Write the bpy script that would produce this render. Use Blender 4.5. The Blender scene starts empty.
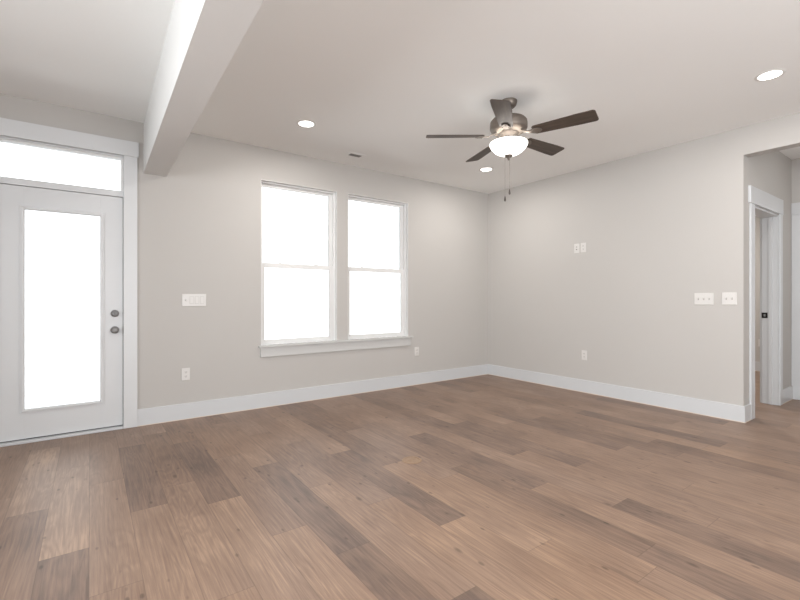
import bpy, bmesh, math, random
from mathutils import Vector, Matrix

C = bpy.context.scene.collection
sc = bpy.context.scene
CEIL = 2.74
YE = -3.152            # plane of the hallway's cased-opening wall
XL, YN = -8.0, -8.6    # left wall and near wall (behind the camera)

# ---------------------------------------------------------------- camera
cam_d = bpy.data.cameras.new('camera'); cam = bpy.data.objects.new('camera', cam_d); C.objects.link(cam)
cam.location = (-4.9124, -4.5169, 1.1493)
cam.rotation_euler = (math.radians(90), 0, math.radians(-35.822))
cam_d.sensor_width = 36; cam_d.lens = 36 * 429.476 / 800
cam_d.shift_y = -1.5 / 800
cam_d.clip_start = 0.05
sc.camera = cam

# ---------------------------------------------------------------- world / exposure
w = bpy.data.worlds.new('overcast sky'); sc.world = w; w.use_nodes = True
bg = w.node_tree.nodes['Background']
bg.inputs[0].default_value = (0.97, 0.985, 1.0, 1); bg.inputs[1].default_value = 3.2
sc.view_settings.view_transform = 'Standard'; sc.view_settings.look = 'None'
sc.view_settings.exposure = -0.37; sc.view_settings.gamma = 1.0
sc.view_settings.use_curve_mapping = False
sc.cycles.max_bounces = 14; sc.cycles.diffuse_bounces = 8
sc.cycles.transparent_max_bounces = 16
sc.cycles.use_denoising = True
sc.cycles.caustics_reflective = False; sc.cycles.caustics_refractive = False

def area(name, loc, rot, sx, sy, power, col=(1, 1, 1)):
    d = bpy.data.lights.new(name, 'AREA'); d.shape = 'RECTANGLE'; d.size = sx; d.size_y = sy
    d.energy = power; d.color = col
    o = bpy.data.objects.new(name, d); C.objects.link(o); o.location = loc; o.rotation_euler = rot
    return o
R90 = math.pi / 2
# fill lights added inside the near and left walls, standing in for daylight
area('added_fill_near', (-3.4, YN + 0.25, 1.35), (R90, 0, 0), 5.0, 2.0, 50, (0.93, 0.97, 1.0))
# soft fill light added behind the camera, aimed up to brighten the ceiling
area('added_ceiling_fill', (-3.9, -6.9, 0.9), (math.radians(180 - 38), 0, 0), 2.6, 1.6, 165, (0.95, 0.965, 0.99))
area('added_fill_left', (XL + 0.25, -4.2, 1.5), (0, -R90, 0), 1.4, 4.6, 140, (0.96, 0.98, 1.0)).data.spread = math.radians(120)  # added fill from the left, brightens the beam's left face

# ---------------------------------------------------------------- helpers
def srgb(r, g, b):
    f = lambda c: ((c / 255 + 0.055) / 1.055) ** 2.4 if c > 10 else c / 255 / 12.92
    return (f(r), f(g), f(b), 1)

def mat(name, col, rough=0.5, metal=0.0, emis=None, estr=0, noise=0.0, nscale=3.0, bump=0.0, bscale=200, spec=0.5, coat=0):
    m = bpy.data.materials.new(name); m.use_nodes = True
    nt = m.node_tree; b = nt.nodes['Principled BSDF']
    b.inputs['Base Color'].default_value = col
    b.inputs['Roughness'].default_value = rough; b.inputs['Metallic'].default_value = metal
    b.inputs['Specular IOR Level'].default_value = spec
    b.inputs['Coat Weight'].default_value = coat
    if emis:
        b.inputs['Emission Color'].default_value = emis; b.inputs['Emission Strength'].default_value = estr
    tc = nt.nodes.new('ShaderNodeTexCoord')
    if noise > 0:
        n = nt.nodes.new('ShaderNodeTexNoise'); n.inputs['Scale'].default_value = nscale; n.inputs['Detail'].default_value = 4
        nt.links.new(tc.outputs['Object'], n.inputs['Vector'])
        mx = nt.nodes.new('ShaderNodeMix'); mx.data_type = 'RGBA'
        mx.inputs[6].default_value = [c * (1 - noise) for c in col[:3]] + [1]
        mx.inputs[7].default_value = [min(1, c * (1 + noise)) for c in col[:3]] + [1]
        nt.links.new(n.outputs['Fac'], mx.inputs[0]); nt.links.new(mx.outputs[2], b.inputs['Base Color'])
    if bump > 0:
        n = nt.nodes.new('ShaderNodeTexNoise'); n.inputs['Scale'].default_value = bscale; n.inputs['Detail'].default_value = 3
        nt.links.new(tc.outputs['Object'], n.inputs['Vector'])
        bp = nt.nodes.new('ShaderNodeBump'); bp.inputs['Strength'].default_value = bump; bp.inputs['Distance'].default_value = 0.002
        nt.links.new(n.outputs['Fac'], bp.inputs['Height']); nt.links.new(bp.outputs['Normal'], b.inputs['Normal'])
    return m

M = {}
M['wall'] = mat('matte greige wall paint', (0.505, 0.488, 0.468, 1), 0.9, noise=0.012, nscale=1.5, bump=0.15, bscale=90, spec=0.2)
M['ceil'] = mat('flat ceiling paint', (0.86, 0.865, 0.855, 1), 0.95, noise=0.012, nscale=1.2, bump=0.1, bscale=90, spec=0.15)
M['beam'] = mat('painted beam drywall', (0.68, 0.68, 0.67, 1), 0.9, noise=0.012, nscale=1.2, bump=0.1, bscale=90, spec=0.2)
M['trim'] = mat('white semi gloss trim paint', (0.60, 0.615, 0.63, 1), 0.3, noise=0.01, nscale=4)
M['caulk'] = mat('warm white caulk', (0.72, 0.64, 0.56, 1), 0.6, noise=0.05, nscale=20)
M['door'] = mat('white door paint', (0.64, 0.65, 0.66, 1), 0.4, noise=0.01, nscale=4)
M['vinyl'] = mat('white window vinyl', (0.74, 0.74, 0.735, 1), 0.35, noise=0.01, nscale=6)
M['sill'] = mat('off white sill paint', (0.56, 0.56, 0.55, 1), 0.4, noise=0.01, nscale=6)
M['plate'] = mat('white plastic plate', (0.66, 0.645, 0.625, 1), 0.35, noise=0.01, nscale=30)
M['slot'] = mat('dark slots', (0.12, 0.11, 0.10, 1), 0.6, noise=0.05, nscale=30)
M['greyslot'] = mat('grey moulded recess', (0.42, 0.40, 0.38, 1), 0.5, noise=0.05, nscale=30)
M['gap'] = mat('dark door gap shade', (0.035, 0.035, 0.035, 1), 0.7, noise=0.05, nscale=30)  # near-black colour standing in for the shade in the door gaps
M['nickel'] = mat('satin nickel', (0.25, 0.247, 0.245, 1), 0.55, 0.4, noise=0.05, nscale=60)
M['bronze'] = mat('brushed pewter fan metal', (0.21, 0.18, 0.155, 1), 0.5, 0.8, noise=0.08, nscale=60)
M['bronze_dark'] = mat('dark pewter', (0.10, 0.085, 0.075, 1), 0.4, 0.8, noise=0.08, nscale=60)
M['black'] = mat('black strike plate metal', (0.012, 0.012, 0.012, 1), 0.4, 0.5, noise=0.05, nscale=60)
M['vent'] = mat('grey vent slats', (0.26, 0.25, 0.235, 1), 0.6, noise=0.05, nscale=60)
M['lens'] = mat('lit downlight lens', (1, 1, 1, 1), 0.5, emis=(1, 0.97, 0.93, 1), estr=9, noise=0.001)
M['bowl'] = mat('lit frosted glass bowl', (1, 0.98, 0.95, 1), 0.35, emis=(1, 0.965, 0.92, 1), estr=4.5, noise=0.001)
M['bulb'] = mat('lit bulb', (1, 1, 1, 1), 0.5, emis=(1, 0.94, 0.86, 1), estr=16, noise=0.001)
M['ring'] = mat('white downlight ring', (0.75, 0.74, 0.72, 1), 0.4, noise=0.01, nscale=30)
M['cover'] = mat('tan wood look floor cover', (0.29, 0.19, 0.12, 1), 0.5, noise=0.12, nscale=40)
M['chain'] = mat('pull chain metal', (0.30, 0.27, 0.25, 1), 0.4, 0.9, noise=0.05, nscale=90)

# pane glass: mostly clear with a fresnel reflection
g = bpy.data.materials.new('clear window glass'); g.use_nodes = True; nt = g.node_tree
for n in list(nt.nodes): nt.nodes.remove(n)
out = nt.nodes.new('ShaderNodeOutputMaterial'); tr = nt.nodes.new('ShaderNodeBsdfTransparent')
gl = nt.nodes.new('ShaderNodeBsdfGlossy'); gl.inputs['Roughness'].default_value = 0.02
fr = nt.nodes.new('ShaderNodeFresnel'); fr.inputs[0].default_value = 1.45
tr.inputs[0].default_value = (0.96, 0.97, 0.97, 1)
mx = nt.nodes.new('ShaderNodeMixShader'); nt.links.new(fr.outputs[0], mx.inputs[0])
nt.links.new(tr.outputs[0], mx.inputs[1]); nt.links.new(gl.outputs[0], mx.inputs[2]); nt.links.new(mx.outputs[0], out.inputs[0])
M['glass'] = g

# fan blades: dark walnut-grey with fine grain along the blade (object x)
def blade_mat():
    m = bpy.data.materials.new('dark grey-brown fan blade wood'); m.use_nodes = True; nt = m.node_tree; b = nt.nodes['Principled BSDF']
    tc = nt.nodes.new('ShaderNodeTexCoord'); mp = nt.nodes.new('ShaderNodeMapping'); mp.inputs['Scale'].default_value = (4, 60, 10)
    n = nt.nodes.new('ShaderNodeTexNoise'); n.inputs['Scale'].default_value = 1.0; n.inputs['Detail'].default_value = 5
    cr = nt.nodes.new('ShaderNodeValToRGB')
    cr.color_ramp.elements[0].position = 0.3; cr.color_ramp.elements[0].color = (0.042, 0.029, 0.021, 1)
    cr.color_ramp.elements[1].position = 0.7; cr.color_ramp.elements[1].color = (0.085, 0.061, 0.045, 1)
    nt.links.new(tc.outputs['Object'], mp.inputs[0]); nt.links.new(mp.outputs[0], n.inputs['Vector'])
    nt.links.new(n.outputs['Fac'], cr.inputs[0]); nt.links.new(cr.outputs[0], b.inputs['Base Color'])
    b.inputs['Roughness'].default_value = 0.5
    return m
M['blade'] = blade_mat()

# plank floor: tone + seed are face attributes of the plank mesh, grain runs along world y
def floor_mat():
    m = bpy.data.materials.new('wood plank flooring'); m.use_nodes = True; nt = m.node_tree; N = nt.nodes; L = nt.links
    b = N['Principled BSDF']
    geo = N.new('ShaderNodeNewGeometry')
    at = N.new('ShaderNodeAttribute'); at.attribute_name = 'tone'
    sd = N.new('ShaderNodeAttribute'); sd.attribute_name = 'seed'
    wm = N.new('ShaderNodeAttribute'); wm.attribute_name = 'warm'
    uv = N.new('ShaderNodeUVMap')
    def math_(op, a, bb=None, c=None):
        n = N.new('ShaderNodeMath'); n.operation = op
        for i, v in enumerate((a, bb, c)):
            if v is None: continue
            if isinstance(v, (int, float)): n.inputs[i].default_value = v
            else: L.new(v, n.inputs[i])
        return n.outputs[0]
    def noise(scale_vec, detail=5, rough=0.6, dist=0.0):
        off = N.new('ShaderNodeCombineXYZ'); L.new(math_('MULTIPLY', sd.outputs['Fac'], 37.0), off.inputs[0]); L.new(math_('MULTIPLY', sd.outputs['Fac'], 91.0), off.inputs[1])
        ad = N.new('ShaderNodeVectorMath'); ad.operation = 'ADD'; L.new(geo.outputs['Position'], ad.inputs[0]); L.new(off.outputs[0], ad.inputs[1])
        mu = N.new('ShaderNodeVectorMath'); mu.operation = 'MULTIPLY'; L.new(ad.outputs[0], mu.inputs[0]); mu.inputs[1].default_value = scale_vec
        n = N.new('ShaderNodeTexNoise'); n.inputs['Scale'].default_value = 1; n.inputs['Detail'].default_value = detail; n.inputs['Roughness'].default_value = rough; n.inputs['Distortion'].default_value = dist
        L.new(mu.outputs[0], n.inputs['Vector']); return n.outputs['Fac'], mu.outputs[0]
    coarse, _ = noise((8, 0.8, 1), 3, 0.5, 0.8)
    fine, _ = noise((95, 2.6, 1), 7, 0.72, 0.0)
    blot, _ = noise((3.5, 2.2, 1), 3, 0.5)
    # cathedral rings: contour bands of the coarse field
    rings = math_('MULTIPLY', math_('SINE', math_('MULTIPLY', coarse, 75.0)), 0.5)
    val = math_('ADD', math_('MULTIPLY_ADD', at.outputs['Fac'], 0.98, -0.03), math_('MULTIPLY', math_('SUBTRACT', fine, 0.5), 1.45))
    val = math_('ADD', val, math_('MULTIPLY', rings, 0.15))
    val = math_('ADD', val, math_('MULTIPLY', math_('SUBTRACT', blot, 0.5), 0.8))
    cr = N.new('ShaderNodeValToRGB'); e = cr.color_ramp.elements
    e[0].position = 0.0; e[0].color = (0.118, 0.078, 0.060, 1)
    e[1].position = 1.0; e[1].color = (0.40, 0.272, 0.190, 1)
    x = e.new(0.45); x.color = (0.226, 0.148, 0.107, 1)
    x = e.new(0.72); x.color = (0.282, 0.190, 0.137, 1)
    L.new(val, cr.inputs[0])
    # warm / grey shift per plank
    hue = N.new('ShaderNodeMix'); hue.data_type = 'RGBA'; hue.blend_type = 'MULTIPLY'; hue.inputs[0].default_value = 1
    tint = N.new('ShaderNodeMix'); tint.data_type = 'RGBA'
    tint.inputs[6].default_value = (0.97, 1.0, 1.05, 1); tint.inputs[7].default_value = (1.03, 0.99, 0.93, 1)
    L.new(wm.outputs['Fac'], tint.inputs[0]); L.new(cr.outputs[0], hue.inputs[6]); L.new(tint.outputs[2], hue.inputs[7])
    # knots
    kn_v = N.new('ShaderNodeTexVoronoi'); kn_v.inputs['Scale'].default_value = 1.0
    off = N.new('ShaderNodeVectorMath'); off.operation = 'MULTIPLY'; L.new(geo.outputs['Position'], off.inputs[0]); off.inputs[1].default_value = (5.4, 2.3, 1)
    L.new(off.outputs[0], kn_v.inputs['Vector'])
    kmr = N.new('ShaderNodeMapRange'); kmr.inputs['From Min'].default_value = 0.03; kmr.inputs['From Max'].default_value = 0.085
    kmr.inputs['To Min'].default_value = 0.55; kmr.inputs['To Max'].default_value = 1.0; L.new(kn_v.outputs['Distance'], kmr.inputs[0])
    k1 = N.new('ShaderNodeMix'); k1.data_type = 'RGBA'; k1.blend_type = 'MULTIPLY'; k1.inputs[0].default_value = 1
    L.new(hue.outputs[2], k1.inputs[6]); L.new(kmr.outputs[0], k1.inputs[7])
    # small dark pin knots and mineral ticks
    t_v = N.new('ShaderNodeTexVoronoi'); t_v.inputs['Scale'].default_value = 1.0
    tof = N.new('ShaderNodeVectorMath'); tof.operation = 'MULTIPLY'; L.new(geo.outputs['Position'], tof.inputs[0]); tof.inputs[1].default_value = (12, 5.5, 1)
    L.new(tof.outputs[0], t_v.inputs['Vector'])
    tm = N.new('ShaderNodeMapRange'); tm.inputs['From Min'].default_value = 0.06; tm.inputs['From Max'].default_value = 0.12
    tm.inputs['To Min'].default_value = 0.58; tm.inputs['To Max'].default_value = 1.0; L.new(t_v.outputs['Distance'], tm.inputs[0])
    kt = N.new('ShaderNodeMix'); kt.data_type = 'RGBA'; kt.blend_type = 'MULTIPLY'; kt.inputs[0].default_value = 1
    L.new(k1.outputs[2], kt.inputs[6]); L.new(tm.outputs[0], kt.inputs[7]); k1 = kt
    # seams from the plank uv (metres from the nearest edge)
    sx = N.new('ShaderNodeSeparateXYZ'); L.new(uv.outputs[0], sx.inputs[0])
    W_, Ln = 0.1795, 1.22
    u = math_('MULTIPLY', math_('MINIMUM', sx.outputs[0], math_('SUBTRACT', 1.0, sx.outputs[0])), W_)
    v = math_('MULTIPLY', math_('MINIMUM', sx.outputs[1], math_('SUBTRACT', 1.0, sx.outputs[1])), Ln)
    d = math_('MINIMUM', u, v)
    mr = N.new('ShaderNodeMapRange'); mr.inputs['From Min'].default_value = 0.0006; mr.inputs['From Max'].default_value = 0.0026
    mr.inputs['To Min'].default_value = 0.72; mr.inputs['To Max'].default_value = 1.0; L.new(d, mr.inputs[0])
    k2 = N.new('ShaderNodeMix'); k2.data_type = 'RGBA'; k2.blend_type = 'MULTIPLY'; k2.inputs[0].default_value = 1
    L.new(k1.outputs[2], k2.inputs[6]); L.new(mr.outputs[0], k2.inputs[7])
    L.new(k2.outputs[2], b.inputs['Base Color'])
    rr = math_('ADD', 0.34, math_('MULTIPLY', fine, 0.16)); L.new(rr, b.inputs['Roughness'])
    b.inputs['Specular IOR Level'].default_value = 0.42
    bp = N.new('ShaderNodeBump'); bp.inputs['Strength'].default_value = 0.12; bp.inputs['Distance'].default_value = 0.001
    L.new(math_('ADD', fine, mr.outputs[0]), bp.inputs['Height']); L.new(bp.outputs[0], b.inputs['Normal'])
    return m
M['floor'] = floor_mat()

# ---------------------------------------------------------------- mesh helpers
def obj(name, bm, m, parent=None, bevel=0.0, smooth=False, loc=None):
    bmesh.ops.recalc_face_normals(bm, faces=bm.faces)
    me = bpy.data.meshes.new(name); bm.to_mesh(me); bm.free()
    ms = m if isinstance(m, (list, tuple)) else [m]
    for k in ms: me.materials.append(M[k] if isinstance(k, str) else k)
    o = bpy.data.objects.new(name, me); C.objects.link(o)
    if loc is not None: o.location = loc
    if parent is not None: o.parent = parent
    if smooth:
        for p in me.polygons: p.use_smooth = True
        me.set_sharp_from_angle(angle=math.radians(40))
    if bevel > 0:
        b = o.modifiers.new('bevel', 'BEVEL'); b.width = bevel; b.segments = 2; b.limit_method = 'ANGLE'; b.angle_limit = math.radians(40)
        b.harden_normals = False
    return o

def bx(bm, x0, x1, y0, y1, z0, z1, mi=0):
    vs = [bm.verts.new(p) for p in ((x0, y0, z0), (x1, y0, z0), (x1, y1, z0), (x0, y1, z0), (x0, y0, z1), (x1, y0, z1), (x1, y1, z1), (x0, y1, z1))]
    fs = [(0, 3, 2, 1), (4, 5, 6, 7), (0, 1, 5, 4), (1, 2, 6, 5), (2, 3, 7, 6), (3, 0, 4, 7)]
    for f in fs:
        fc = bm.faces.new([vs[i] for i in f]); fc.material_index = mi
    return vs

def box(name, x0, x1, y0, y1, z0, z1, m, parent=None, bevel=0.0):
    bm = bmesh.new(); bx(bm, min(x0, x1), max(x0, x1), min(y0, y1), max(y0, y1), z0, z1); return obj(name, bm, m, parent, bevel)

def boxes(name, lst, m, parent=None, bevel=0.0):
    bm = bmesh.new()
    for b in lst: bx(bm, *b)
    return obj(name, bm, m, parent, bevel)

def lathe(bm, prof, c=(0, 0, 0), seg=40, axis='z', mi=0, close=False):
    """prof: list of (radius, height) ; axis z / y / x"""
    rings = []
    def P(r, h, a):
        u, v = r * math.cos(a), r * math.sin(a)
        if axis == 'z': q = (u, v, h)
        elif axis == 'y': q = (u, h, v)
        else: q = (h, u, v)
        return (c[0] + q[0], c[1] + q[1], c[2] + q[2])
    for r, h in prof:
        if r < 1e-6: rings.append([bm.verts.new(P(0, h, 0))])
        else: rings.append([bm.verts.new(P(r, h, 2 * math.pi * i / seg)) for i in range(seg)])
    for a, b in zip(rings[:-1], rings[1:]):
        for i in range(seg):
            j = (i + 1) % seg
            if len(a) == 1 and len(b) == 1: continue
            if len(a) == 1: f = bm.faces.new((a[0], b[i], b[j]))
            elif len(b) == 1: f = bm.faces.new((a[i], b[0], a[j]))
            else: f = bm.faces.new((a[i], b[i], b[j], a[j]))
            f.material_index = mi

def holed(name, axis, p0, p1, a0, a1, z0, z1, holes, m, kind=None):
    """wall slab between planes p0,p1 on the other axis; runs a0..a1; rectangular holes (a,b,zl,zh); only outer faces made"""
    A = sorted(set([a0, a1] + [h[0] for h in holes] + [h[1] for h in holes])); Z = sorted(set([z0, z1] + [h[2] for h in holes] + [h[3] for h in holes]))
    A = [a for a in A if a0 <= a <= a1]; Z = [z for z in Z if z0 <= z <= z1]
    def solid(i, j):
        if i < 0 or j < 0 or i >= len(A) - 1 or j >= len(Z) - 1: return False
        ca, cz = (A[i] + A[i + 1]) / 2, (Z[j] + Z[j + 1]) / 2
        return not any(h[0] < ca < h[1] and h[2] < cz < h[3] for h in holes)
    bm = bmesh.new(); cache = {}
    def V(a, p, z):
        k = (round(a, 5), round(p, 5), round(z, 5))
        if k not in cache: cache[k] = bm.verts.new((a, p, z) if axis == 'x' else (p, a, z))
        return cache[k]
    for i in range(len(A) - 1):
        for j in range(len(Z) - 1):
            if not solid(i, j): continue
            a, b, zl, zh = A[i], A[i + 1], Z[j], Z[j + 1]
            for p in (p0, p1): bm.faces.new([V(a, p, zl), V(b, p, zl), V(b, p, zh), V(a, p, zh)])
            if not solid(i - 1, j): bm.faces.new([V(a, p0, zl), V(a, p1, zl), V(a, p1, zh), V(a, p0, zh)])
            if not solid(i + 1, j): bm.faces.new([V(b, p0, zl), V(b, p1, zl), V(b, p1, zh), V(b, p0, zh)])
            if not solid(i, j - 1): bm.faces.new([V(a, p0, zl), V(b, p0, zl), V(b, p1, zl), V(a, p1, zl)])
            if not solid(i, j + 1): bm.faces.new([V(a, p0, zh), V(b, p0, zh), V(b, p1, zh), V(a, p1, zh)])
    o = obj(name, bm, m); o['kind'] = 'structure'; return o

def struct(o): o['kind'] = 'structure'; return o
def thing(name, label, cat, loc=(0, 0, 0), rot=(0, 0, 0), group=None):
    o = bpy.data.objects.new(name, None); C.objects.link(o); o.empty_display_size = 0.1
    o.location = loc; o.rotation_euler = rot; o['label'] = label; o['category'] = cat
    if group: o['group'] = group
    return o
def dup(root, loc, label, rot=None):
    r = root.copy(); C.objects.link(r); r.location = loc; r['label'] = label
    if rot is not None: r.rotation_euler = rot
    for ch in list(root.children):
        c = ch.copy(); C.objects.link(c); c.parent = r
        for gch in list(ch.children):
            d = gch.copy(); C.objects.link(d); d.parent = c
    return r

# ================================================================ LARGE STRUCTURE
# ---- floor of staggered planks
W = 0.1795; LEN = 1.22; X0 = -4.916
fixed = {  # column: (a joint y, {plank index counted from the joint towards the camera (0 = just below it, -1 = above): (tone, warm)})
    -2: (-1.485, {-1: (.80, .4), 0: (.46, .3)}), -1: (-2.07, {-1: (.84, .5), 0: (.40, .35)}), 0: (-2.48, {-1: (.70, .5), 0: (.66, .6)}),
    1: (-1.80, {-1: (.36, .2), 0: (.68, .5)}), 2: (-1.563, {-1: (.40, .5), 0: (.64, .5), 1: (.62, .8)}), 3: (-1.943, {-1: (.30, .25), 0: (.62, .6)}),
    4: (-2.47, {-1: (.60, .35), 0: (.66, .8)}), 5: (-1.568, {-1: (.62, .5), 0: (.30, .2), 1: (.28, .5)}), 6: (-2.084, {-1: (.52, .5), 0: (.64, .6), 1: (.26, .6)}),
    7: (-2.475, {-1: (.44, .3), 0: (.66, .9)}), 8: (-1.655, {-1: (.64, .5), 0: (.30, .35), 1: (.66, 1.)}), 9: (-3.277, {-1: (.66, .8), 0: (.62, 1.)}),
    10: (-2.45, {-1: (.62, .3), 0: (.60, .8)}), 11: (-2.366, {-1: (.46, .3), 0: (.33, .5), 1: (.30, .35)}), 12: (-1.66, {-1: (.62, .5), 0: (.32, .2), 1: (.62, .6)}),
    13: (-2.06, {-1: (.52, .4), 0: (.58, .3), 1: (.30, .3)}), 14: (-2.45, {-1: (.34, .2), 0: (.60, .5), 1: (.60, .5)}), 15: (-1.62, {-1: (.60, .4), 0: (.34, .2), 1: (.54, .4), 2: (.26, .2)}),
    16: (-2.2, {-1: (.44, .4), 0: (.56, .5)}), 17: (-1.9, {-1: (.60, .5), 0: (.58, .5), 1: (.60, .5)}), 18: (-1.62, {-1: (.50, .4), 0: (.32, .15), 1: (.56, .5)}),
    19: (-1.94, {-1: (.56, .4), 0: (.36, .4), 1: (.58, .5)}), 20: (-2.9, {-1: (.50, .4), 0: (.32, .6), 1: (.5, .5)}), 22: (-2.05, {-1: (.5, .4), 0: (.30, .15), 1: (.52, .5)}),
}
def build_floor():
    rnd = random.Random(11); bm = bmesh.new(); uvl = bm.loops.layers.uv.new('UVMap')
    tone, seed, warm = [], [], []
    x_min, x_max, y_min, y_max = XL - .2, 5.2, YN - .2, 0.14
    k0 = math.floor((x_min - X0) / W); k1 = math.ceil((x_max - X0) / W)
    for k in range(k0, k1):
        xa, xb = X0 + k * W, X0 + (k + 1) * W
        j, over = fixed.get(k, (-rnd.uniform(0, LEN), {}))
        n0 = math.ceil((y_max - j) / LEN); y = j + n0 * LEN; idx = -n0
        while y > y_min:
            ya, yb = y - LEN, y
            ca, cb = max(ya, y_min), min(yb, y_max)
            if cb > ca:
                t, wv = over.get(idx, (None, None))
                rt = rnd.choice([.62, .60, .66, .56, .50, .58, .36, .64]) + rnd.uniform(-.03, .03); rw = rnd.uniform(.2, .8); s = rnd.random()
                if t is None: t, wv = rt, rw
                vs = [bm.verts.new(p) for p in ((xa, ca, 0), (xb, ca, 0), (xb, cb, 0), (xa, cb, 0))]
                f = bm.faces.new(vs); va, vb = (ca - ya) / LEN, (cb - ya) / LEN
                for lp, q in zip(f.loops, ((0, va), (1, va), (1, vb), (0, vb))): lp[uvl].uv = q
                tone.append(t); seed.append(s); warm.append(wv)
            y -= LEN; idx += 1
    me = bpy.data.meshes.new('floor'); bm.to_mesh(me); bm.free()
    for nm, arr in (('tone', tone), ('seed', seed), ('warm', warm)):
        a = me.attributes.new(nm, 'FLOAT', 'FACE'); a.data.foreach_set('value', arr)
    me.materials.append(M['floor'])
    o = bpy.data.objects.new('floor', me); C.objects.link(o); o['kind'] = 'structure'
build_floor()

struct(box('ceiling', XL - .15, 5.0, YN - .15, 0.15, CEIL, CEIL + .15, 'ceil'))

D0, D1 = -5.505, -4.676     # entry door slab, left and right edge
win = [(-3.455, -2.563), (-2.417, -1.522)]
WZ0, WZ1 = 0.655, 2.403
JR = D1 + .0025
holed('wall_far', 'x', 0, 0.14, XL - .15, 0.12, 0, CEIL,
      [(D0 - .045, D1 + .045, 0, 2.43)] + [(a, b, WZ0 - .02, WZ1) for a, b in win], 'wall')
holed('wall_right', 'y', 0, 0.12, YN, 0, 0, CEIL, [(-5.3, YE, 0, 2.48)], 'wall')
holed('wall_left', 'y', XL - .15, XL, YN, 0, 0, CEIL, [(-6.6, -1.8, 0.3, 2.4)], 'wall')
holed('wall_near', 'x', YN - .15, YN, XL - .15, 0.12, 0, CEIL, [(-6.4, -0.8, 0.3, 2.4)], 'wall')
# hallway and the bedroom beyond it
HD0, HD1, HDZ = 0.262, 1.10, 2.05
holed('wall_hallway_far', 'x', YE, YE + .14, 0.12, 1.606, 0, CEIL, [(HD0, HD1, 0, HDZ)], 'wall')
struct(box('wall_hallway_right', 1.606, 1.73, -5.42, YE + .14, 0, CEIL, 'wall'))
struct(box('wall_hallway_near', 0.12, 1.606, -5.42, -5.3, 0, CEIL, 'wall'))
struct(box('wall_bedroom_right', 3.65, 3.77, YE, 0, 0, CEIL, 'wall'))
struct(box('wall_bedroom_far', 0.12, 3.77, 0, 0.14, 0, CEIL, 'wall'))
struct(box('wall_bedroom_near', 1.73, 3.65, YE, YE + .14, 0, CEIL, 'wall'))

# dropped beam running from the window wall towards the camera
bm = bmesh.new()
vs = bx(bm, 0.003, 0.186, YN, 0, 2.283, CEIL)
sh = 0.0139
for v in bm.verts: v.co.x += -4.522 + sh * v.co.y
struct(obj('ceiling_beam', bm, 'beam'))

# baseboards (with a fine caulk line at the floor)
BH, BT = 0.152, 0.015
def baseboard(name, runs):
    """runs: (x0,x1,y0,y1) footprints"""
    bm = bmesh.new()
    for (x0, x1, y0, y1) in runs:
        bx(bm, x0, x1, y0, y1, 0.006, BH, 0)
        e = 0.002
        bx(bm, x0 - e, x1 + e, y0 - e, y1 + e, 0.0, 0.007, 1)
    return struct(obj(name, bm, ['trim', 'caulk'], bevel=0.0015))
baseboard('baseboard_far', [(D1 + .108, -BT, -BT, 0)])
baseboard('baseboard_far_left', [(XL + BT, D0 - .108, -BT, 0)])
baseboard('baseboard_right', [(-BT, 0, YE - BT, 0), (0, 0.155, YE - BT, YE)])
baseboard('baseboard_right_near', [(-BT, 0, YN, -5.3)])
baseboard('baseboard_left', [(XL, XL + BT, YN, 0)])
baseboard('baseboard_near', [(XL + BT, -BT, YN, YN + BT)])
baseboard('baseboard_hallway', [(HD1 + .083, 1.606 - BT, YE - BT, YE)])
baseboard('baseboard_bedroom', [(3.65 - BT, 3.65, YE + .14, 0)])
baseboard('baseboard_bedroom_far', [(0.12, 3.65 - BT, -BT, 0)])

# ---- unseen glazing added to the near and left walls to let daylight in
def glazing(name, axis, p, a0, a1, z0, z1, n):
    def B(al, ah, pl, ph, zl, zh): return (al, ah, pl, ph, zl, zh) if axis == 'x' else (pl, ph, al, ah, zl, zh)
    L_ = [B(a0, a1, p - .03, p + .03, z0, z0 + .06), B(a0, a1, p - .03, p + .03, z1 - .06, z1)]
    for i in range(n + 1):
        c = a0 + (a1 - a0) * i / n; L_.append(B(max(a0, c - .04), min(a1, c + .04), p - .03, p + .03, z0, z1))
    fr = struct(boxes(name, L_, 'vinyl', bevel=.002))
    pn = boxes('pane', [B(a0 + .04, a1 - .04, p - .004, p + .004, z0 + .05, z1 - .05)], 'glass', fr)
glazing('added_window_near', 'x', YN - .08, -6.4, -0.8, 0.3, 2.4, 4)
glazing('added_window_left', 'y', XL - .08, -6.6, -1.8, 0.3, 2.4, 3)

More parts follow.
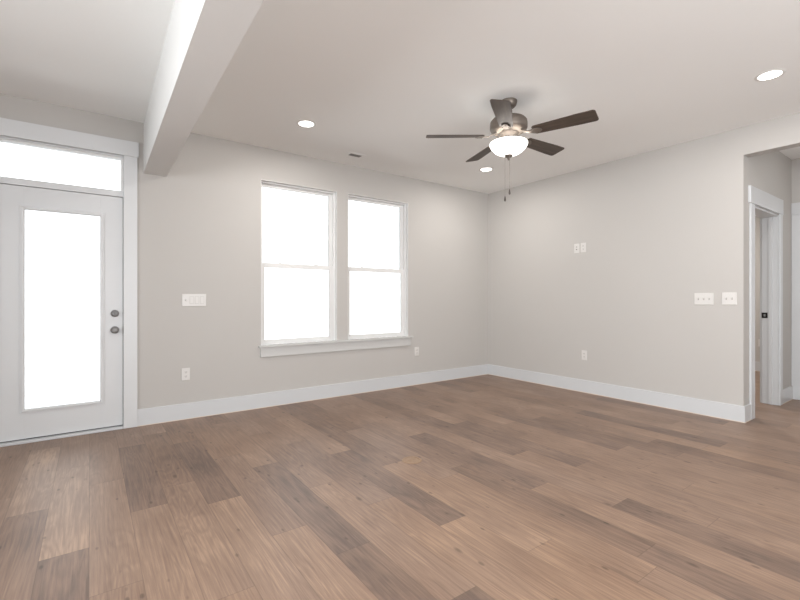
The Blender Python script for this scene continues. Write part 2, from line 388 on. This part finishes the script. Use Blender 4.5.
# ================================================================ FAR WALL WINDOWS (single hung, drywall returns)
def frame_rect(x0, x1, z0, z1, w_l, w_r, w_b, w_t, y0, y1):
    return [(x0, x0 + w_l, y0, y1, z0, z1), (x1 - w_r, x1, y0, y1, z0, z1), (x0 + w_l, x1 - w_r, y0, y1, z0, z0 + w_b), (x0 + w_l, x1 - w_r, y0, y1, z1 - w_t, z1)]
MEET = 1.518
def window(name, a, b):
    e = bpy.data.objects.new(name, None); C.objects.link(e); e['kind'] = 'structure'
    zb, zt = WZ0, WZ1
    f = boxes('window_frame', frame_rect(a, b, zb, zt, .022, .022, .022, .022, 0.048, 0.139), 'vinyl', e, .0015)
    xl, xr = a + .022, b - .022
    # lower sash sits to the room side, upper sash behind it
    lo = boxes('lower_sash', frame_rect(xl, xr, zb + .022, MEET + .012, .034, .050, .03, .048, 0.053, 0.078), 'vinyl', e, .002)
    boxes('pane', [(xl + .032, xr - .048, .063, .069, zb + .05, MEET - .034)], 'glass', lo)
    up = boxes('upper_sash', frame_rect(xl, xr, MEET - .025, zt - .022, .018, .046, .042, .030, 0.080, 0.110), 'vinyl', e, .002)
    boxes('pane', [(xl + .016, xr - .044, .092, .098, MEET + .016, zt - .05)], 'glass', up)
    w_ = xr - xl
    for t in (.25, .75):
        c = xl + w_ * t
        boxes('sash_lock', [(c - .028, c + .028, .054, .077, MEET + .012, MEET + .019), (c - .012, c + .012, .056, .074, MEET + .019, MEET + .025)], 'vinyl', e, .0015)
    return e
window('window_1', *win[0]); window('window_2', *win[1])
# white painted corner lines of the reveals, one liner per window
for i, (a, b) in enumerate(win):
    boxes('trim_%d' % (i + 1), [(a, a + .004, 0.0, .048, WZ0, WZ1), (b - .004, b, 0.0, .048, WZ0, WZ1), (a + .004, b - .004, 0.0, .048, WZ1 - .004, WZ1)], 'vinyl')['kind'] = 'structure'
# stool and apron shared by both windows
st = struct(boxes('trim_3', [(-3.485, -1.460, -0.040, -0.0005, 0.634, 0.655), (win[0][0], win[0][1], -0.0005, 0.048, 0.636, 0.655), (win[1][0], win[1][1], -0.0005, 0.048, 0.636, 0.655)], 'sill', bevel=.003))
struct(boxes('trim_4', [(-3.463, -1.488, -0.018, 0, 0.532, 0.634)], 'sill', bevel=.002))

# ================================================================ ENTRY DOOR with transom
DZ = 2.045
dr = boxes('door_1', [(D0, D1, 0.020, 0.064, 0.028, DZ)], 'door', bevel=.002)
# cut by building stiles and rails round the lite
bpy.data.objects.remove(dr)
GL0, GL1, GZ0, GZ1 = -5.336, -4.842, 0.262, 1.862
dr = struct(boxes('door_1', frame_rect(D0, D1, 0.028, DZ, GL0 - D0 - .002, D1 - GL1 - .002, GZ0 - .028 - .002, DZ - GZ1 - .002, 0.020, 0.064), 'door', bevel=.0015))
def ring(bm, x0, x1, z0, z1, w_, yo, yi, prof):
    """mitred moulding around a rectangle; prof = [(offset outward 0..w, y)]"""
    loops = []
    for off, y in prof:
        loops.append([bm.verts.new(p) for p in ((x0 - off, y, z0 - off), (x1 + off, y, z0 - off), (x1 + off, y, z1 + off), (x0 - off, y, z1 + off))])
    for l0, l1 in zip(loops[:-1], loops[1:]):
        for i in range(4):
            j = (i + 1) % 4; bm.faces.new((l0[i], l0[j], l1[j], l1[i]))
bm = bmesh.new(); ring(bm, GL0, GL1, GZ0, GZ1, .03, 0, 0, [(0, .045), (0, .012), (.006, .008), (.016, .008), (.024, .012), (.030, .012), (.032, .0205)])
lf = obj('glazing_moulding', bm, 'door', dr)
boxes('pane', [(GL0, GL1, .040, .046, GZ0, GZ1)], 'glass', dr)
def knob(name, z, prof, m='nickel'):
    bm = bmesh.new(); lathe(bm, prof, (-4.735, 0, z), 32, 'y'); return obj(name, bm, m, dr, smooth=True)
db = knob('deadbolt', 1.018, [(0, -.014), (.017, -.014), (.019, -.010), (.020, -.004), (.028, .002), (.031, .008), (.031, .020)])
bm = bmesh.new(); bx(bm, -4.739, -4.731, -.028, -.012, 1.004, 1.032); obj('thumb_turn', bm, 'nickel', db, .002)
knob('doorknob', 0.873, [(0, -.052), (.014, -.051), (.024, -.045), (.029, -.034), (.027, -.022), (.017, -.012), (.012, -.004), (.013, .004), (.028, .008), (.032, .013), (.032, .020)])

# door frame: jambs, mullion, transom, casing
fr = struct(boxes('trim_5', [(D0 - .045, D0 - .003, 0.012, 0.13, 0, 2.43), (D1 + .003, D1 + .045, 0.012, 0.13, 0, 2.43),
                             (D0 - .003, D1 + .003, 0.012, 0.13, DZ + .004, 2.098), (D0 - .003, D1 + .003, 0.012, 0.13, 2.400, 2.43)], 'door', bevel=.0015))
boxes('gap_shade_strip', [(D1 - .004, D1 + .003, .052, .075, 0.02, DZ), (D0 - .003, D0 + .004, .052, .075, 0.02, DZ), (D0, D1, .052, .075, DZ - .003, DZ + .004), (D0, D1, .030, .075, .020, .029)], 'gap', fr)  # dark strips painted as the shaded gap lines round the door
boxes('strike_plate', [(D1 + .0012, D1 + .004, .012, .040, .845, .900)], 'nickel', fr)
tw = bpy.data.objects.new('window_3', None); C.objects.link(tw); tw['kind'] = 'structure'
boxes('transom_frame', frame_rect(D0 - .003, D1 + .003, 2.098, 2.400, .016, .016, .006, .012, 0.022, 0.10), 'vinyl', tw, .001)
boxes('pane', [(D0 + .012, D1 - .012, .060, .066, 2.102, 2.394)], 'glass', tw)
struct(boxes('trim_6', [(D1 + .004, D1 + .108, -0.018, 0.012, 0, 2.413)], 'door', bevel=.002))
struct(boxes('trim_7', [(D0 - .108, D0 - .004, -0.018, 0.012, 0, 2.413)], 'door', bevel=.002))
struct(boxes('trim_8', [(D0 - .118, D1 + .118, -0.024, 0.0, 2.413, 2.547)], 'door', bevel=.002))
struct(boxes('trim_9', [(D0 - .003, D1 + .003, -0.022, 0.135, 0.0, 0.020)], 'trim', bevel=.003))   # threshold

# ================================================================ HALLWAY CASED OPENING
cy0, cy1 = YE - .018, YE
struct(boxes('trim_10', [(0.155, HD0 + .004, cy0, cy1, 0, HDZ + .004), (HD1 - .004, HD1 + .083, cy0, cy1, 0, HDZ + .004)], 'trim', bevel=.003))
struct(boxes('trim_11', [(0.125, HD1 + .086, cy0 - .005, cy1, HDZ + .004, 2.215)], 'trim', bevel=.003))
jb = struct(boxes('trim_12', [(HD0, HD0 + .018, YE, YE + .14, 0, HDZ), (HD1 - .018, HD1, YE, YE + .14, 0, HDZ), (HD0 + .018, HD1 - .018, YE, YE + .14, HDZ - .018, HDZ),
                             (HD1 - .030, HD1 - .018, YE + .045, YE + .08, 0, HDZ - .018), (HD0 + .018, HD0 + .030, YE + .045, YE + .08, 0, HDZ - .018)], 'trim', bevel=.002))
bm = bmesh.new(); bx(bm, HD1 - .021, HD1 - .0178, YE + .088, YE + .138, .935, .995, 0); bx(bm, HD1 - .0225, HD1 - .0208, YE + .104, YE + .120, .952, .978, 1)
obj('strike_plate', bm, ['black', 'nickel'], jb)
struct(boxes('trim_13', [(HD0 - .1, HD0 + .004, YE + .14, YE + .158, 0, HDZ + .1), (HD1 - .004, HD1 + .1, YE + .14, YE + .158, 0, HDZ + .1), (HD0 + .004, HD1 - .004, YE + .14, YE + .158, HDZ - .004, HDZ + .1)], 'trim', bevel=.003))
# second hallway door in the end wall, only its edge shows
struct(boxes('trim_14', [(1.588, 1.606, -3.275, YE - .002, 0, 2.10), (1.588, 1.606, -4.2, -4.09, 0, 2.10), (1.583, 1.606, -4.21, YE - .002, 2.10, 2.235)], 'trim', bevel=.003))
d2 = struct(boxes('door_2', [(1.596, 1.606, -4.09, -3.275, 0.012, 2.10)], 'door', bevel=.002))
for (z0, z1) in ((.25, .95), (1.1, 1.95)):
    for (ya, yb) in ((-3.97, -3.72), (-3.645, -3.395)):
        boxes('door_panel', [(1.592, 1.597, ya, yb, z0, z1)], 'door', d2, .003)

# ================================================================ CEILING FAN
FX, FY = -2.175, -2.221
fan = thing('ceiling_fan', 'five-blade pewter ceiling fan with dark blades and lit white glass bowl', 'ceiling fan', (FX, FY, CEIL))
def fl(name, prof, m, parent=fan, c=(0, 0, 0), seg=48):
    bm = bmesh.new(); lathe(bm, prof, c, seg); return obj(name, bm, m, parent, smooth=True)
fl('canopy', [(0.0, 0), (.066, 0), (.067, -.012), (.060, -.035), (.045, -.052), (.026, -.058), (0, -.058)], 'bronze')
fl('downrod', [(.013, -.05), (.013, -.076), (.022, -.078), (.024, -.090), (.018, -.100), (.013, -.102), (.013, -.150), (.02, -.152)], 'bronze_dark')
fl('motor_housing', [(.0, -.128), (.03, -.128), (.045, -.134), (.10, -.142), (.130, -.150), (.144, -.165), (.147, -.185), (.147, -.222), (.140, -.238), (.118, -.252), (.10, -.262), (0, -.262)], 'bronze')
fl('light_fitter', [(0, -.26), (.085, -.26), (.080, -.272), (.066, -.285), (.062, -.300), (.078, -.308), (.080, -.318), (.06, -.322), (0, -.322)], 'bronze')
BOWL = fl('glass_bowl', [(.139, -.338), (.145, -.336), (.149, -.340), (.150, -.350), (.144, -.365), (.130, -.385), (.108, -.406), (.080, -.424), (.05, -.434), (.02, -.438), (0, -.438)], 'bowl', seg=56)
fl('finial', [(.0, -.436), (.030, -.430), (.034, -.437), (.030, -.446), (.018, -.454), (.011, -.460), (.009, -.470), (.004, -.476), (0, -.477)], 'bronze')
ZB = -0.292     # blade plane below the ceiling
ANG = [-109, -37, 35, 107, 179]
yaw = math.radians(-35.822)
pitch = math.radians(-12.5)
def blade_bm():
    bm = bmesh.new(); r0, r1 = .20, .665; n = 10
    pts = []
    def half(x):
        t = (x - r0) / (r1 - r0); return .054 + .016 * min(1, t * 1.3)
    # outline with rounded tip corners
    rc = .022; h1 = half(r1)
    top = [(r0, half(r0) - .012), (r0 + .012, half(r0))] + [(r0 + (r1 - rc - r0) * i / n, half(r0 + (r1 - rc - r0) * i / n)) for i in range(1, n + 1)]
    for k in range(1, 6):
        a = math.pi / 2 * (1 - k / 5); top.append((r1 - rc + rc * math.cos(a), h1 - rc + rc * math.sin(a)))
    out = top + [(x, -y) for x, y in reversed(top)]
    th = .003
    up = [bm.verts.new((x, y, th)) for x, y in out]; dn = [bm.verts.new((x, y, -th)) for x, y in out]
    bm.faces.new(up); bm.faces.new(dn[::-1])
    for i in range(len(out)):
        j = (i + 1) % len(out); bm.faces.new((up[i], dn[i], dn[j], up[j]))
    return bm
def iron_bm():
    bm = bmesh.new()
    # arm: from the hub out to a flat paddle screwed below the blade
    st = [(.090, .020, .030), (.125, .016, .012), (.160, .015, -.004), (.190, .022, -.009), (.215, .036, -.009), (.245, .030, -.009), (.268, .012, -.009)]
    lo = []
    for x, hw, z in st:
        lo.append([bm.verts.new((x, -hw, z - .004)), bm.verts.new((x, hw, z - .004)), bm.verts.new((x, hw, z + .004)), bm.verts.new((x, -hw, z + .004))])
    for a, b in zip(lo[:-1], lo[1:]):
        for i in range(4):
            j = (i + 1) % 4; bm.faces.new((a[i], a[j], b[j], b[i]))
    bm.faces.new(lo[0]); bm.faces.new(lo[-1][::-1])
    for sx_, sy_ in ((.215, .022), (.215, -.022), (.250, 0)):
        lathe(bm, [(0, -.018), (.005, -.0165), (.006, -.012)], (sx_, sy_, 0), 10)
    return bm
b_me = None
for k, a in enumerate(ANG):
    az = math.radians(a) + yaw
    rot = Matrix.Rotation(az, 4, 'Z') @ Matrix.Rotation(pitch, 4, 'X')
    if k == 0:
        bl = obj('blade', blade_bm(), 'blade', fan, bevel=.0012); ir = obj('blade_iron', iron_bm(), 'bronze', bl, smooth=True, bevel=.001)
        b0, i0 = bl, ir
    else:
        bl = b0.copy(); C.objects.link(bl); bl.parent = fan; ir = i0.copy(); C.objects.link(ir); ir.parent = bl
    bl.matrix_local = Matrix.Translation((0, 0, ZB + .012)) @ rot
# the bulbs inside the open bowl
for ba in (0.6, 2.7, 4.8):
    bm = bmesh.new(); lathe(bm, [(0, -.016), (.011, -.012), (.016, 0), (.011, .012), (0, .016)], (.080 * math.cos(ba), .080 * math.sin(ba), -.352), 16); obj('bulb', bm, 'bulb', fan, smooth=True)
# pull chains hang from the fitter on either side of the finial
vx = Vector((math.cos(yaw), math.sin(yaw)))   # image-right direction
def chain(off, fwd, z0, z1):
    p = vx * off + Vector((-math.sin(yaw), math.cos(yaw))) * fwd
    bm = bmesh.new()
    lathe(bm, [(0, 0), (.0011, 0), (.0011, z1 - z0), (0, z1 - z0)], (0, 0, 0), 8)
    z = 0
    while z > z1 - z0 + .006:
        lathe(bm, [(0, z + .0022), (.0022, z), (0, z - .0022)], (0, 0, 0), 6); z -= .012
    ch = obj('pull_chain', bm, 'chain', fan, smooth=True, loc=(p.x, p.y, z0))
    bm = bmesh.new(); lathe(bm, [(0, .006), (.003, .004), (.005, -.006), (.0085, -.022), (.0075, -.032), (.003, -.038), (0, -.038)], (0, 0, z1 - z0), 14)
    obj('chain_fob', bm, 'bronze_dark', ch, smooth=True)
chain(-.034, -.02, -.432, -.775)
chain(-.006, -.055, -.430, -.728)

# ================================================================ RECESSED LIGHTS
def downlight(label, loc, group='recessed ceiling lights'):
    t = thing('recessed_light', label, 'ceiling light', loc, group=group)
    bm = bmesh.new(); lathe(bm, [(.066, 0), (.066, -.004), (.074, -.006), (.082, -.005), (.088, 0)], (0, 0, 0), 40); obj('trim_ring', bm, 'ring', t, smooth=True)
    bm = bmesh.new(); lathe(bm, [(0, -.003), (.067, -.003), (.067, -.0005), (0, -.0005)], (0, 0, 0), 40); obj('lens', bm, 'lens', t)
    return t
L1 = downlight('lit round recessed ceiling light left of the fan, above the left window', (-3.317, -.850, CEIL))
dup(L1, (-.955, -.850, CEIL), 'lit round recessed ceiling light nearest the room corner, beyond the fan')
dup(L1, (-.990, -3.580, CEIL), 'lit round recessed ceiling light near the hallway opening')
dup(L1, (-3.317, -3.580, CEIL), 'lit round recessed ceiling light overhead beside the beam, out of frame')
def lampd(loc, power, r=.07):
    d = bpy.data.lights.new('downlight_lamp', 'AREA'); d.shape = 'DISK'; d.size = r * 2; d.energy = power; d.color = (1, .955, .90)
    o = bpy.data.objects.new('downlight_lamp', d); C.objects.link(o); o.location = (loc[0], loc[1], CEIL - .012)
for p in ((-3.317, -.85), (-.955, -.85), (-.99, -3.58), (-3.317, -3.58)): lampd(p, 16)
# hallway ceiling lamp, and an unseen lamp added to brighten the bedroom
dup(L1, (.86, -4.25, CEIL), 'round recessed ceiling light in the hallway, out of frame'); lampd((.86, -4.25), 7)
dup(L1, (2.1, -1.6, CEIL), 'added unseen ceiling light brightening the room beyond the hallway'); lampd((2.1, -1.6), 75)
# unseen ceiling lamps added behind the camera as fill for the room
for i, p in enumerate(((-2.2, -6.4), (-5.6, -6.4))):
    dup(L1, (p[0], p[1], CEIL), 'added unseen ceiling fill light behind the camera'); lampd(p, 10)

# ceiling vent
v = thing('ceiling_vent', 'small white ceiling air vent with dark slot above the paired windows', 'vent', (-2.528, -.36, CEIL))
bm = bmesh.new()
for b in ((-.11, .11, -.075, -.036, -.005, 0), (-.11, .11, .036, .075, -.005, 0), (-.11, -.070, -.036, .036, -.005, 0), (.070, .11, -.036, .036, -.005, 0)): bx(bm, *b)
obj('vent_frame', bm, 'ceil', v, .001)
bm = bmesh.new(); bx(bm, -.070, .070, -.036, .036, -.002, 0)
for k in range(4): bx(bm, -.070, .070, -.030 + k * .018, -.026 + k * .018, -.006, -.002)
obj('vent_slats', bm, 'vent', v)

# floor box cover
v = thing('floor_outlet_cover', 'round tan floor outlet cover set flush in the wood planks', 'floor outlet', (-3.058, -2.092, 0))
bm = bmesh.new(); lathe(bm, [(.052, .001), (.054, .004), (.066, .004), (.070, .0005)], (0, 0, 0), 40); obj('cover_ring', bm, 'cover', v, smooth=True)
bm = bmesh.new(); lathe(bm, [(0, .0022), (.052, .0022), (.0525, .0005), (0, .0005)], (0, 0, 0), 40)
bx(bm, -.030, .030, -.004, .004, .002, .0042); obj('cover_lid', bm, 'cover', v)

# ================================================================ WALL PLATES
# local frame: x = along wall (to the viewer's right), y = out of the wall (negative = into room), z up; origin at plate centre
def plate(name, label, cat, width, loc, rotz, kinds, group=None):
    t = thing(name, label, cat, loc, (0, 0, rotz), group)
    h, d = .117, .006
    bm = bmesh.new()
    bx(bm, -width / 2, width / 2, -d, 0, -h / 2, h / 2); obj('cover_plate', bm, 'plate', t, .0025)
    n = len(kinds)
    for i, k in enumerate(kinds):
        cx = (i - (n - 1) / 2) * .046
        if k == 'toggle':
            bm = bmesh.new(); bx(bm, cx - .005, cx + .005, -d - .0008, -d + .001, -.012, .012, 1)
            vs_ = bx(bm, cx - .0035, cx + .0035, -d - .012, -d, .000, .009, 0)
            for q in vs_[:]:
                if q.co.y < -d - .005: q.co.z += .004
            obj('toggle', bm, ['plate', 'greyslot'], t)
        elif k == 'rocker':
            bm = bmesh.new(); bx(bm, cx - .0175, cx + .0175, -d - .0005, -d + .001, -.0345, .0345, 1); bx(bm, cx - .0155, cx + .0155, -d - .003, -d, -.0325, .0325, 0)
            obj('rocker', bm, ['plate', 'greyslot'], t)
        elif k == 'dial':
            bm = bmesh.new(); lathe(bm, [(0, -d - .010), (.010, -d - .010), (.012, -d)], (cx, 0, 0), 20, 'y'); bx(bm, cx - .016, cx + .016, -d - .0006, -d + .001, -.032, .032)
            obj('dial', bm, 'plate', t)
        elif k == 'outlet':
            for zz in (.0195, -.0195):
                bm = bmesh.new(); bx(bm, -.0165, .0165, -d - .002, -d + .001, zz - .0145, zz + .0145, 0)
                for sx_ in (-.0065, .0065): bx(bm, sx_ - .0014, sx_ + .0014, -d - .0026, -d - .001, zz - .003, zz + .007, 1)
                bx(bm, -.0025, .0025, -d - .0026, -d - .001, zz - .010, zz - .006, 1)
                obj('socket', bm, ['plate', 'slot'], t)
        elif k == 'coax':
            bm = bmesh.new(); lathe(bm, [(0, -d - .010), (.0045, -d - .010), (.0045, -d - .002), (.007, -d - .002), (.007, -d)], (0, 0, -.014), 16, 'y'); obj('coax_jack', bm, 'slot', t, smooth=True)
            bm = bmesh.new(); bx(bm, -.008, .008, -d - .001, -d + .001, .010, .026); obj('data_jack', bm, 'greyslot', t)
    return t
OG = 'white duplex outlets low on the walls'
plate('light_switch', 'white four-gang switch plate beside the entry door', 'light switch', .212, (-4.098, 0, 1.134), 0, ['dial', 'rocker', 'rocker', 'rocker'])
plate('wall_outlet', 'white duplex outlet low on the wall near the entry door', 'outlet', .072, (-4.172, 0, .428), 0, ['outlet'], OG)
plate('wall_outlet', 'white duplex outlet just right of the window sill end', 'outlet', .072, (-1.378, 0, .443), 0, ['outlet'], OG)
RW = -R90
plate('wall_outlet', 'white duplex outlet low on the right wall under the media plates', 'outlet', .072, (0, -1.573, .455), RW, ['outlet'], OG)
plate('media_plate', 'white cable jack plate high on the right wall, left of its pair', 'cable jack', .072, (0, -1.473, 1.772), RW, ['coax'])
plate('wall_outlet', 'white outlet high on the right wall beside the cable jack plate', 'outlet', .072, (0, -1.560, 1.774), RW, ['outlet'])
plate('light_switch', 'white three-gang toggle switch plate on the right wall', 'light switch', .163, (0, -2.836, 1.146), RW, ['toggle'] * 3)
plate('light_switch', 'white two-gang toggle switch plate nearest the hallway opening', 'light switch', .117, (0, -3.044, 1.149), RW, ['toggle'] * 2)
plate('wall_outlet', 'white outlet low on the wall seen through the hallway doorway', 'outlet', .072, (3.65, -2.365, .45), RW, ['outlet'])
